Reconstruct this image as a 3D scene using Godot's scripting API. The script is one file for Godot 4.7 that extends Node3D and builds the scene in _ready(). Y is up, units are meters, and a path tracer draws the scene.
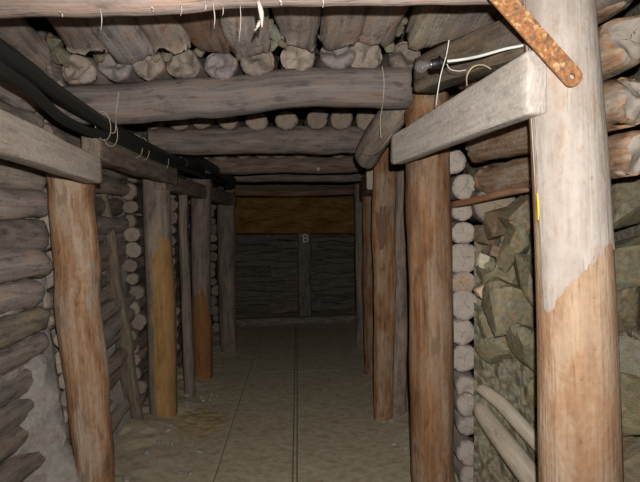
extends Node3D
# A timbered mine gallery, lit only by the flash of the camera that took the picture.

const F := 615.0                       # focal length in pixels of the 640 x 482 frame
var cam: Camera3D
var M := {}
var rng := RandomNumberGenerator.new()
var bump := FastNoiseLite.new()
var used := {}


# ------------------------------------------------------------------ placing and naming
func spot(x: float, y: float, depth: float) -> Vector3:
	var d: Vector3 = cam.basis * Vector3((x - 320.0) / F, -(y - 241.0) / F, -1.0)
	return cam.position + d * (-depth / d.z)


func numbered(called: String) -> String:
	used[called] = int(used.get(called, -1)) + 1
	return called if used[called] == 0 else "%s_%03d" % [called, used[called]]


func tag(o: Node, label: String, category: String, group := "") -> Node:
	o.set_meta("label", label)
	o.set_meta("category", category)
	if group:
		o.set_meta("group", group)
	return o


func put(called: String, mesh: Mesh, at: Vector3, parent: Node = null) -> MeshInstance3D:
	var o := MeshInstance3D.new()
	o.mesh = mesh
	o.position = at
	if parent:
		o.name = called
		parent.add_child(o, true)
	else:
		o.name = numbered(called)
		add_child(o, true)
	return o


func base(called: String, at: Vector3) -> Node3D:
	var o := Node3D.new()
	o.name = numbered(called)
	o.position = at
	add_child(o, true)
	return o


# ------------------------------------------------------------------ textures
func soft(sd: int, freq: float, w: int, h: int, oct := 4, kind := FastNoiseLite.TYPE_SIMPLEX_SMOOTH) -> PackedByteArray:
	var n := FastNoiseLite.new()
	n.seed = sd
	n.noise_type = kind
	n.frequency = freq
	n.fractal_octaves = oct
	var im := n.get_seamless_image(w, h)
	im.convert(Image.FORMAT_L8)
	if w != 512 or h != 512:
		im.resize(512, 512, Image.INTERPOLATE_CUBIC)
	return im.get_data()


func ramp(stops: Array) -> PackedColorArray:
	var out := PackedColorArray()
	for i in 256:
		var t := i / 255.0
		var c: Color = stops[stops.size() - 1][1]
		for k in stops.size() - 1:
			if t <= stops[k + 1][0]:
				c = (stops[k][1] as Color).lerp(stops[k + 1][1], clampf((t - stops[k][0]) / (stops[k + 1][0] - stops[k][0]), 0, 1))
				break
		out.append(c)
	return out


func stretch(v: int, lo: float, hi: float) -> float:
	return smoothstep(lo, hi, v / 255.0)


func textures(img: Image, hgt: Image, rough := 0.9, relief := 3.0, tri := 0.0) -> StandardMaterial3D:
	var m := StandardMaterial3D.new()
	m.albedo_texture = ImageTexture.create_from_image(img)
	hgt.bump_map_to_normal_map(relief)
	m.normal_enabled = true
	m.normal_texture = ImageTexture.create_from_image(hgt)
	m.roughness = rough
	m.metallic_specular = 0.25
	m.vertex_color_use_as_albedo = true
	if tri > 0.0:
		m.uv1_triplanar = true
		m.uv1_world_triplanar = true
		m.uv1_scale = Vector3.ONE * tri
	return m


func wood(sd: int, a: Array, b: Array, mixlo: float, mixhi: float, crack: float, rough := 0.9, relief := 3.0, broad := 0.011, dusty := 0.7) -> StandardMaterial3D:
	# a, b: colour ramps of the bare wood and of the dusty or stained patches; the grain runs along v
	var grain := soft(sd, 0.03, 512, 56, 3)
	var fine := soft(sd + 1, 0.10, 512, 40, 2)
	var patch := soft(sd + 2, broad, 512, 256, 5)
	var dust := soft(sd + 4, 0.02, 512, 300, 4)
	var grime := Color(0.60, 0.57, 0.53)
	var spk := soft(sd + 3, 0.06, 512, 512, 3)
	var ra := ramp(a)
	var rb := ramp(b)
	var data := PackedByteArray()
	data.resize(512 * 512 * 3)
	var hd := PackedByteArray()
	hd.resize(512 * 512)
	for i in 512 * 512:
		var g := int(clampf(grain[i] * 0.34 + fine[i] * 0.10 + spk[i] * 0.16 + patch[i] * 0.40, 0, 255))
		var k := smoothstep(mixlo, mixhi, (patch[i] * 0.75 + spk[i] * 0.25) / 255.0)
		var c: Color = ra[g].lerp(rb[g], k)
		c = c.lerp(grime * (0.75 + g / 510.0), 0.45 * dusty * stretch(dust[i], 0.5, 0.75))
		c = c.lerp(c * 0.62, 0.7 * dusty * stretch(255 - dust[i], 0.62, 0.85))
		var cr := (1.0 - smoothstep(0.12, 0.26, fine[i] / 255.0)) * smoothstep(0.45, 0.7, grain[i] / 255.0) * crack
		cr = maxf(cr, (1.0 - smoothstep(0.08, 0.18, spk[i] / 255.0)) * 0.25)
		c = c.lerp(Color(0.14, 0.11, 0.09), cr * 0.6)
		data[i * 3] = int(c.r * 255)
		data[i * 3 + 1] = int(c.g * 255)
		data[i * 3 + 2] = int(c.b * 255)
		hd[i] = int(clampf(grain[i] * 0.4 + fine[i] * 0.3 + spk[i] * 0.3 - cr * 90.0, 0, 255))
	return textures(Image.create_from_data(512, 512, false, Image.FORMAT_RGB8, data), Image.create_from_data(512, 512, false, Image.FORMAT_L8, hd), rough, relief)


func ground(sd: int, a: Array, b: Array, c2: Array, tri: float, rough := 0.95, relief := 4.0, coarse := 0.012) -> StandardMaterial3D:
	var n1 := soft(sd, 0.03, 512, 512, 5)
	var n2 := soft(sd + 1, coarse, 512, 512, 4)
	var n3 := soft(sd + 2, 0.018, 512, 512, 3)
	var n4 := soft(sd + 3, 0.16, 512, 512, 2)
	var ra := ramp(a)
	var rb := ramp(b)
	var rc := ramp(c2)
	var data := PackedByteArray()
	data.resize(512 * 512 * 3)
	var hd := PackedByteArray()
	hd.resize(512 * 512)
	for i in 512 * 512:
		var g := int(n1[i] * 0.6 + n4[i] * 0.4)
		var c: Color = ra[g].lerp(rb[g], stretch(n2[i], 0.48, 0.68))
		c = c.lerp(rc[g], stretch(n3[i], 0.62, 0.8))
		data[i * 3] = int(c.r * 255)
		data[i * 3 + 1] = int(c.g * 255)
		data[i * 3 + 2] = int(c.b * 255)
		hd[i] = int(n1[i] * 0.55 + n4[i] * 0.45)
	return textures(Image.create_from_data(512, 512, false, Image.FORMAT_RGB8, data), Image.create_from_data(512, 512, false, Image.FORMAT_L8, hd), rough, relief, tri)


func end_grain(sd: int) -> StandardMaterial3D:
	var n1 := soft(sd, 0.012, 512, 512, 3)
	var n2 := soft(sd + 1, 0.07, 512, 512, 3)
	var data := PackedByteArray()
	data.resize(512 * 512 * 3)
	var hd := PackedByteArray()
	hd.resize(512 * 512)
	var pale := Color(0.62, 0.58, 0.535)
	var dark := Color(0.47, 0.415, 0.37)
	for y in 512:
		for x in 512:
			var i := y * 512 + x
			var dx := (x - 256) / 256.0
			var dy := (y - 256) / 256.0
			var w := n1[i] / 255.0
			var r := sqrt(dx * dx + dy * dy) + (w - 0.5) * 0.25
			var ring := 0.5 + 0.5 * sin(r * 46.0)
			var c := pale.lerp(dark, 0.12 + 0.22 * ring * stretch(n1[i], 0.3, 0.7) + 0.45 * stretch(n2[i], 0.5, 0.9))
			var ang := atan2(dy, dx) + (w - 0.5) * 0.7
			var cut := 0.0
			for k in [0.4, 3.3, 5.0]:
				var da := absf(angle_difference(ang, k))
				cut = maxf(cut, (1.0 - smoothstep(0.006, 0.028, da * r)) * smoothstep(0.02, 0.12, r) * (1.0 - smoothstep(0.45, 0.85, r)))
			c = c.lerp(Color(0.17, 0.135, 0.11), cut * 0.6)
			data[i * 3] = int(c.r * 255)
			data[i * 3 + 1] = int(c.g * 255)
			data[i * 3 + 2] = int(c.b * 255)
			hd[i] = int(clampf(n2[i] * 0.5 + ring * 60.0 - cut * 120.0, 0, 255))
	return textures(Image.create_from_data(512, 512, false, Image.FORMAT_RGB8, data), Image.create_from_data(512, 512, false, Image.FORMAT_L8, hd), 0.95, 3.0)


func plain(c: Color, rough := 0.8, metal := 0.0) -> StandardMaterial3D:
	var m := StandardMaterial3D.new()
	m.albedo_color = c
	m.roughness = rough
	m.metallic = metal
	return m


func make_materials() -> void:
	M.post = wood(11, [[0.2, Color(0.43, 0.325, 0.245)], [0.5, Color(0.565, 0.445, 0.345)], [0.8, Color(0.67, 0.55, 0.435)]],
		[[0.2, Color(0.41, 0.35, 0.305)], [0.5, Color(0.54, 0.475, 0.415)], [0.8, Color(0.64, 0.575, 0.51)]], 0.40, 0.60, 0.5, 0.9, 3.0, 0.007)
	M.bare = wood(17, [[0.2, Color(0.60, 0.46, 0.355)], [0.5, Color(0.70, 0.56, 0.445)], [0.8, Color(0.77, 0.64, 0.53)]],
		[[0.2, Color(0.59, 0.49, 0.40)], [0.5, Color(0.70, 0.595, 0.495)], [0.8, Color(0.77, 0.67, 0.575)]], 0.40, 0.65, 0.3, 0.9, 3.0, 0.009, 0.2)
	M.grey = wood(31, [[0.2, Color(0.38, 0.35, 0.33)], [0.5, Color(0.50, 0.46, 0.43)], [0.8, Color(0.59, 0.55, 0.515)]],
		[[0.2, Color(0.38, 0.325, 0.285)], [0.5, Color(0.51, 0.445, 0.395)], [0.8, Color(0.59, 0.525, 0.47)]], 0.5, 0.7, 0.6)
	M.bark = wood(51, [[0.2, Color(0.47, 0.43, 0.405)], [0.5, Color(0.60, 0.555, 0.525)], [0.8, Color(0.69, 0.645, 0.61)]],
		[[0.2, Color(0.47, 0.385, 0.335)], [0.5, Color(0.60, 0.51, 0.455)], [0.8, Color(0.68, 0.595, 0.535)]], 0.5, 0.72, 0.4)
	M.sawn = wood(71, [[0.2, Color(0.60, 0.56, 0.52)], [0.5, Color(0.69, 0.65, 0.61)], [0.8, Color(0.76, 0.72, 0.68)]],
		[[0.2, Color(0.53, 0.47, 0.425)], [0.5, Color(0.63, 0.575, 0.53)], [0.8, Color(0.70, 0.65, 0.605)]], 0.5, 0.75, 0.3, 0.9, 2.0, 0.011, 0.4)
	M.pale = wood(91, [[0.2, Color(0.69, 0.63, 0.57)], [0.5, Color(0.78, 0.73, 0.68)], [0.8, Color(0.84, 0.80, 0.76)]],
		[[0.2, Color(0.58, 0.48, 0.40)], [0.5, Color(0.72, 0.61, 0.53)], [0.8, Color(0.80, 0.71, 0.64)]], 0.60, 0.76, 0.2, 0.9, 3.0, 0.011, 0.25)
	M.split = wood(201, [[0.2, Color(0.47, 0.36, 0.235)], [0.5, Color(0.58, 0.46, 0.315)], [0.8, Color(0.67, 0.55, 0.40)]],
		[[0.2, Color(0.45, 0.31, 0.20)], [0.5, Color(0.58, 0.415, 0.28)], [0.8, Color(0.66, 0.50, 0.36)]], 0.5, 0.7, 0.4, 0.9, 3.0, 0.011, 0.4)
	M.split.uv1_triplanar = true
	M.split.uv1_world_triplanar = true
	M.split.uv1_scale = Vector3(1.6, 1.0, 1.6)
	M.end = end_grain(111)
	M.rock = ground(131, [[0.1, Color(0.31, 0.295, 0.26)], [0.5, Color(0.45, 0.43, 0.385)], [0.9, Color(0.57, 0.55, 0.50)]],
		[[0.1, Color(0.33, 0.28, 0.22)], [0.5, Color(0.48, 0.42, 0.34)], [0.9, Color(0.60, 0.545, 0.45)]],
		[[0.1, Color(0.32, 0.32, 0.265)], [0.5, Color(0.45, 0.455, 0.385)], [0.9, Color(0.57, 0.57, 0.49)]], 1.7, 0.7, 6.0, 0.016)
	M.mud = ground(151, [[0.1, Color(0.47, 0.445, 0.42)], [0.5, Color(0.60, 0.575, 0.55)], [0.9, Color(0.69, 0.665, 0.64)]],
		[[0.1, Color(0.43, 0.39, 0.36)], [0.5, Color(0.56, 0.515, 0.475)], [0.9, Color(0.65, 0.61, 0.565)]],
		[[0.1, Color(0.47, 0.46, 0.42)], [0.5, Color(0.60, 0.585, 0.54)], [0.9, Color(0.68, 0.665, 0.62)]], 1.5)
	M.dirt = ground(171, [[0.1, Color(0.60, 0.555, 0.46)], [0.5, Color(0.70, 0.65, 0.545)], [0.9, Color(0.77, 0.72, 0.615)]],
		[[0.1, Color(0.58, 0.55, 0.46)], [0.5, Color(0.68, 0.64, 0.54)], [0.9, Color(0.75, 0.71, 0.61)]],
		[[0.1, Color(0.58, 0.51, 0.41)], [0.5, Color(0.66, 0.585, 0.48)], [0.9, Color(0.73, 0.655, 0.55)]], 0.8, 0.95, 1.0)
	M.rust = ground(191, [[0.1, Color(0.36, 0.22, 0.13)], [0.5, Color(0.58, 0.39, 0.25)], [0.9, Color(0.73, 0.54, 0.37)]],
		[[0.1, Color(0.30, 0.21, 0.16)], [0.5, Color(0.46, 0.34, 0.26)], [0.9, Color(0.64, 0.51, 0.40)]],
		[[0.1, Color(0.46, 0.33, 0.20)], [0.5, Color(0.70, 0.56, 0.39)], [0.9, Color(0.82, 0.70, 0.53)]], 3.0, 0.8, 2.0, 0.02)
	M.damp = plain(Color(0.42, 0.375, 0.30), 0.95)
	M.ochre = plain(Color(0.42, 0.29, 0.08), 0.9)
	M.rubber = plain(Color(0.15, 0.15, 0.14), 0.5)
	M.rubber.metallic_specular = 0.4
	M.black = plain(Color(0.03, 0.03, 0.03), 0.5)
	M.cable = plain(Color(0.72, 0.72, 0.69), 0.6)
	M.twine = plain(Color(0.66, 0.60, 0.50), 0.9)
	M.paint = plain(Color(0.80, 0.65, 0.10), 0.8)
	M.white = plain(Color(0.75, 0.75, 0.72), 0.9)
	M.stain = plain(Color(0.385, 0.29, 0.215), 0.95)
	M.brass = plain(Color(0.55, 0.52, 0.46), 0.35, 0.9)
	M.glass = plain(Color(0.95, 0.95, 0.97, 0.03), 0.02)
	M.glass.transparency = BaseMaterial3D.TRANSPARENCY_ALPHA
	M.glass.metallic_specular = 0.7


# ------------------------------------------------------------------ shapes
func along(pts: Array, t: float):
	# Catmull-Rom through points or numbers
	var n := pts.size() - 1
	var x := clampf(t, 0.0, 1.0) * n
	var i := mini(int(x), n - 1)
	var k := x - i
	var p0 = pts[maxi(i - 1, 0)]
	var p1 = pts[i]
	var p2 = pts[i + 1]
	var p3 = pts[mini(i + 2, n)]
	return (p1 * 2.0 + (p2 - p0) * k + (p0 * 2.0 - p1 * 5.0 + p2 * 4.0 - p3) * k * k + (p1 * 3.0 - p0 - p2 * 3.0 + p3) * k * k * k) * 0.5


# A log, pole or hewn timber through pts (world), drawn relative to pts[0]. o: r = half widths (array), h = half heights, n = squareness, tint, mat, lump, rings, segs, tip
func timber(pts: Array, o: Dictionary) -> ArrayMesh:
	var rs: Array = o.get("r", [0.1, 0.1])
	var hs: Array = o.get("h", rs)
	var n: float = o.get("n", 2.0)
	var tint: Color = o.get("tint", Color.WHITE)
	var etint: Color = o.get("end", tint)
	var lump: float = o.get("lump", 0.05)
	var segs: int = o.get("segs", 18)
	var length := 0.0
	for i in pts.size() - 1:
		length += (pts[i + 1] as Vector3).distance_to(pts[i])
	var rings: int = o.get("rings", clampi(int(length / 0.07), 5, 40))
	var sd := rng.randf() * 100.0
	var sway: float = o.get("sway", minf(0.02, rs[0] * 0.2))
	var u0 := rng.randf()
	var v0 := rng.randf()
	var ragged: float = o.get("ragged", 0.012)
	var first: Vector3 = pts[0]
	var up: Vector3 = o.get("up", Vector3.UP)
	var grid := []
	var mids := []
	var worn: float = o.get("worn", 0.010)
	var ts := []
	for k in [[0.0, 0.80], [0.3, 0.93], [1.0, 1.0]]:
		ts.append([worn * k[0] / length, k[1]])
	for i in rings - 1:
		ts.append([(i + 1.0) / rings, 1.0])
	for k in [[1.0, 1.0], [0.3, 0.93], [0.0, 0.80]]:
		ts.append([1.0 - worn * k[0] / length, k[1]])
	var total := ts.size() - 1
	for i in total + 1:
		# the rings at either end round it off
		var t: float = ts[i][0]
		var shrink: float = ts[i][1]
		var c: Vector3 = along(pts, t)
		var d: Vector3 = ((along(pts, minf(t + 0.02, 1.0)) as Vector3) - (along(pts, maxf(t - 0.02, 0.0)) as Vector3)).normalized()
		var u := up.cross(d).normalized() if absf(up.dot(d)) < 0.95 else Vector3.RIGHT.cross(d).normalized()
		var v := d.cross(u)
		# u x v = d
		c += (u * bump.get_noise_2d(t * length * 30.0 + 300.0, sd * 31.0) + v * bump.get_noise_2d(t * length * 30.0 + 700.0, sd * 31.0)) * sway
		var hw: float = along(rs, t)
		var hh: float = along(hs, t)
		var row := PackedVector3Array()
		for j in segs + 1:
			var a := TAU * (j % segs) / segs
			var ca := cos(a)
			var sa := sin(a)
			var px := signf(ca) * pow(absf(ca), 2.0 / n) * hw
			var py := signf(sa) * pow(absf(sa), 2.0 / n) * hh
			var w := 1.0 + lump * (bump.get_noise_3d(ca * 12.0 + sd * 7.0, sa * 12.0, t * length * 22.0) + 0.5 * bump.get_noise_3d(ca * 40.0, sa * 40.0 + sd * 5.0, t * length * 70.0)) * 1.6
			var p := c + (u * px + v * py) * w * shrink
			if i <= 2 or i >= total - 2:
				p += d * bump.get_noise_2d(px * 90.0 + sd * 9.0, py * 90.0) * ragged * 1.5
			row.append(p - first)
		grid.append(row)
		mids.append(c - first)
	var st := SurfaceTool.new()
	st.begin(Mesh.PRIMITIVE_TRIANGLES)
	st.set_color(tint)
	st.set_smooth_group(0)
	var cum := [0.0]
	var mrow: PackedVector3Array = grid[total / 2]
	for j in segs:
		cum.append(cum[j] + mrow[j].distance_to(mrow[j + 1]))
	var us: float = maxf(1.0, roundf(cum[segs] / 0.62))
	for i in total:
		var va: float = ts[i][0] * length * 0.9 + v0
		var vb: float = ts[i + 1][0] * length * 0.9 + v0
		for j in segs:
			var ua: float = cum[j] / cum[segs] * us + u0
			var ub: float = cum[j + 1] / cum[segs] * us + u0
			for q in [[i, j, ua, va], [i + 1, j + 1, ub, vb], [i, j + 1, ub, va], [i, j, ua, va], [i + 1, j, ua, vb], [i + 1, j + 1, ub, vb]]:
				st.set_uv(Vector2(q[2], q[3]))
				st.add_vertex(grid[q[0]][q[1]])
	st.generate_normals()
	st.generate_tangents()
	var mesh := st.commit()
	st = SurfaceTool.new()
	st.begin(Mesh.PRIMITIVE_TRIANGLES)
	st.set_color(etint)
	st.set_smooth_group(0)
	var turn := rng.randf() * TAU
	for e in 2:
		var row: PackedVector3Array = grid[0] if e == 0 else grid[total]
		var mid: Vector3 = mids[0] if e == 0 else mids[total]
		var d: Vector3 = (mids[total] - mids[0]).normalized()
		var u := up.cross(d).normalized() if absf(up.dot(d)) < 0.95 else Vector3.RIGHT.cross(d).normalized()
		var v := d.cross(u)
		var levels := []
		for f in [1.0, 0.75, 0.5, 0.25, 0.02]:
			var lv := PackedVector3Array()
			for j in segs + 1:
				var p: Vector3 = mid + (row[j] - mid) * f
				if f < 1.0:
					p -= d * (p - mid).dot(d)
					var px := (p - mid).dot(u) / 0.8
					var py := (p - mid).dot(v) / 0.8
					p += d * bump.get_noise_2d(px * 90.0 + sd * 9.0, py * 90.0) * ragged * 1.5
				lv.append(p)
			levels.append([f, lv])
		for k in 4:
			for j in segs:
				var qs := [[k, j], [k, j + 1], [k + 1, j + 1], [k, j], [k + 1, j + 1], [k + 1, j]]
				if e == 1:
					qs.reverse()
				for q in qs:
					var f: float = levels[q[0]][0] * 0.47
					var a: float = turn + TAU * q[1] / segs
					st.set_uv(Vector2(0.5 + f * cos(a), 0.5 + f * sin(a)))
					st.set_normal(-d if e == 0 else d)
					st.add_vertex(levels[q[0]][1][q[1]])
	st.generate_normals()
	st.generate_tangents()
	st.commit(mesh)
	mesh.surface_set_material(0, o.get("mat", M.grey))
	mesh.surface_set_material(1, o.get("endmat", M.end))
	return mesh


# A smooth round tube through world points, relative to the first
func tube(pts: Array, r: float, mat: Material, rings := 24, segs := 10, r2 := -1.0) -> ArrayMesh:
	var st := SurfaceTool.new()
	st.begin(Mesh.PRIMITIVE_TRIANGLES)
	st.set_smooth_group(0)
	var grid := []
	var first: Vector3 = pts[0]
	var e := 0.0 if r2 < 0 else 1.0
	var u := Vector3.ZERO
	for i in rings + 1:
		var t := float(i) / rings
		var c: Vector3 = along(pts, t)
		var d: Vector3 = ((along(pts, minf(t + 0.01, 1.0)) as Vector3) - (along(pts, maxf(t - 0.01, 0.0)) as Vector3)).normalized()
		if u == Vector3.ZERO:
			u = (Vector3.UP if absf(d.y) < 0.9 else Vector3.RIGHT).cross(d).normalized()
		u = (u - d * u.dot(d)).normalized()
		var v := d.cross(u)
		var rr := lerpf(r, r2, t * e) if e > 0 else r
		var row := PackedVector3Array()
		for j in segs + 1:
			var a := TAU * (j % segs) / segs
			row.append(c + (u * cos(a) + v * sin(a)) * rr - first)
		grid.append(row)
	for i in rings:
		for j in segs:
			for q in [[i, j], [i + 1, j + 1], [i, j + 1], [i, j], [i + 1, j], [i + 1, j + 1]]:
				st.add_vertex(grid[q[0]][q[1]])
	for e2 in 2:
		var row: PackedVector3Array = grid[0] if e2 == 0 else grid[rings]
		var mid := Vector3.ZERO
		for j in segs:
			mid += row[j] / segs
		for j in segs:
			st.add_vertex(mid)
			st.add_vertex(row[j] if e2 == 0 else row[j + 1])
			st.add_vertex(row[j + 1] if e2 == 0 else row[j])
	st.generate_normals()
	var m := st.commit()
	m.surface_set_material(0, mat)
	return m


# A slab whose seen face is f(s, t) for s, t in 0..1 and whose back lies thick away along back
func sheet(f: Callable, nu: int, nv: int, back: Vector3, mat: Material, tint := Color.WHITE, faceted := false) -> ArrayMesh:
	var pts := []
	for i in nu + 1:
		var row := PackedVector3Array()
		for j in nv + 1:
			row.append(f.call(float(i) / nu, float(j) / nv))
		pts.append(row)
	var st := SurfaceTool.new()
	st.begin(Mesh.PRIMITIVE_TRIANGLES)
	st.set_color(tint)
	st.set_smooth_group(-1 if faceted else 0)
	var a: Vector3 = pts[0][0]
	var nrm: Vector3 = ((pts[nu][0] as Vector3) - a).cross((pts[0][nv] as Vector3) - a)
	var flip := nrm.dot(back) > 0
	for i in nu:
		for j in nv:
			var q := [[i, j], [i, j + 1], [i + 1, j + 1], [i, j], [i + 1, j + 1], [i + 1, j]]
			if flip:
				q.reverse()
			for k in q:
				st.add_vertex(pts[k[0]][k[1]])
	# back and rim
	st.set_smooth_group(-1)
	var c := [pts[0][0], pts[nu][0], pts[nu][nv], pts[0][nv]]
	var bq := [0, 1, 2, 0, 2, 3]
	if flip:
		bq.reverse()
	for k in bq:
		st.add_vertex(c[k] + back)
	var rim := []
	for i in nu:
		rim.append([pts[i][0], pts[i + 1][0]])
	for j in nv:
		rim.append([pts[nu][j], pts[nu][j + 1]])
	for i in nu:
		rim.append([pts[nu - i][nv], pts[nu - i - 1][nv]])
	for j in nv:
		rim.append([pts[0][nv - j], pts[0][nv - j - 1]])
	for e in rim:
		var q := [e[0], e[1], e[1] + back, e[0], e[1] + back, e[0] + back]
		if flip:
			q.reverse()
		for p in q:
			st.add_vertex(p)
	st.generate_normals()
	var m := st.commit()
	m.surface_set_material(0, mat)
	return m


# An angular stone about the origin, half sizes s
func stone(s: Vector3, mat: Material, tint := Color.WHITE, cuts := 9, detail := 6) -> ArrayMesh:
	var planes := []
	for i in cuts:
		var n := Vector3(rng.randf_range(-1, 1), rng.randf_range(-1, 1), rng.randf_range(-1, 1)).normalized()
		planes.append(Plane(n, rng.randf_range(0.42, 0.72)))
	var st := SurfaceTool.new()
	st.begin(Mesh.PRIMITIVE_TRIANGLES)
	st.set_color(tint)
	st.set_smooth_group(-1)
	var g := []
	for i in detail + 1:
		var row := []
		for j in detail * 2 + 1:
			var th := PI * i / detail
			var ph := TAU * (j % (detail * 2)) / (detail * 2)
			var p := Vector3(sin(th) * cos(ph), cos(th), sin(th) * sin(ph))
			for pl: Plane in planes:
				var k := p.dot(pl.normal)
				if k > pl.d:
					p *= pl.d / k
			row.append(p * s)
		g.append(row)
	for i in detail:
		for j in detail * 2:
			for q in [[i, j], [i, j + 1], [i + 1, j + 1], [i, j], [i + 1, j + 1], [i + 1, j]]:
				st.add_vertex(g[q[0]][q[1]])
	st.generate_normals()
	var m := st.commit()
	m.surface_set_material(0, mat)
	return m


func tone(k: float, warm := 0.0) -> Color:
	return Color(k * (1.0 + warm), k, k * (1.0 - warm))


# ------------------------------------------------------------------ the scene
func _ready() -> void:
	rng.seed = 20240
	bump.seed = 5
	bump.frequency = 0.05
	bump.fractal_octaves = 3
	# camera
	cam = Camera3D.new()
	cam.name = "camera"
	cam.fov = rad_to_deg(2.0 * atan(241.0 / F))
	cam.near = 0.02
	cam.position = Vector3(0, 1.55, 0)
	cam.rotation_degrees = Vector3(-1.8, -2.05, -1.5)
	add_child(cam)
	cam.current = true
	# no sky reaches the gallery
	var env := Environment.new()
	env.background_mode = Environment.BG_COLOR
	env.background_color = Color.BLACK
	env.tonemap_mode = Environment.TONE_MAPPER_LINEAR
	env.tonemap_exposure = 1.0
	env.sdfgi_enabled = true
	env.ssao_enabled = true
	env.ssil_enabled = true
	var we := WorldEnvironment.new()
	we.name = "surroundings"
	we.environment = env
	add_child(we)
	# the camera's flash, a hand's breadth above and to the right of the lens
	var flash := SpotLight3D.new()
	flash.name = "camera_flash"
	flash.position = cam.position + cam.basis * Vector3(0.035, 0.105, 0.0)
	flash.basis = cam.basis
	flash.spot_angle = 46.0
	flash.spot_angle_attenuation = 1.0
	flash.spot_range = 30.0
	flash.spot_attenuation = 2.0
	flash.light_energy = 12.0
	flash.light_color = Color(1.0, 0.995, 0.985)
	flash.light_size = 0.012
	flash.shadow_enabled = true
	add_child(flash)

	make_materials()
	build_shell()
	build_lagging()
	build_posts()
	build_beams()
	build_rails()
	build_end()
	build_recess()
	build_pipes()
	build_bulb()
	build_details()


var wall_left: MeshInstance3D
var wall_right: MeshInstance3D
var roof: MeshInstance3D
var floor_mesh: MeshInstance3D
const SETS := [1.95, 3.28, 4.92, 6.18, 7.42, 8.6]
const BACK := -1.6      # the shell goes on behind the camera


func structure(called: String, mesh: ArrayMesh) -> MeshInstance3D:
	var o := put(called, mesh, Vector3.ZERO)
	o.set_meta("kind", "structure")
	return o


func floor_height(x: float, z: float) -> float:
	var side := smoothstep(0.62, 1.05, x) + smoothstep(0.72, 1.2, -x)
	var n := bump.get_noise_2d(x * 25.0, z * 25.0)
	var n2 := bump.get_noise_2d(x * 110.0 + 50.0, z * 110.0)
	return 0.004 * n + side * (0.07 + 0.03 * n + 0.012 * n2) + 0.003 * n2 - 0.008


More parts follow.
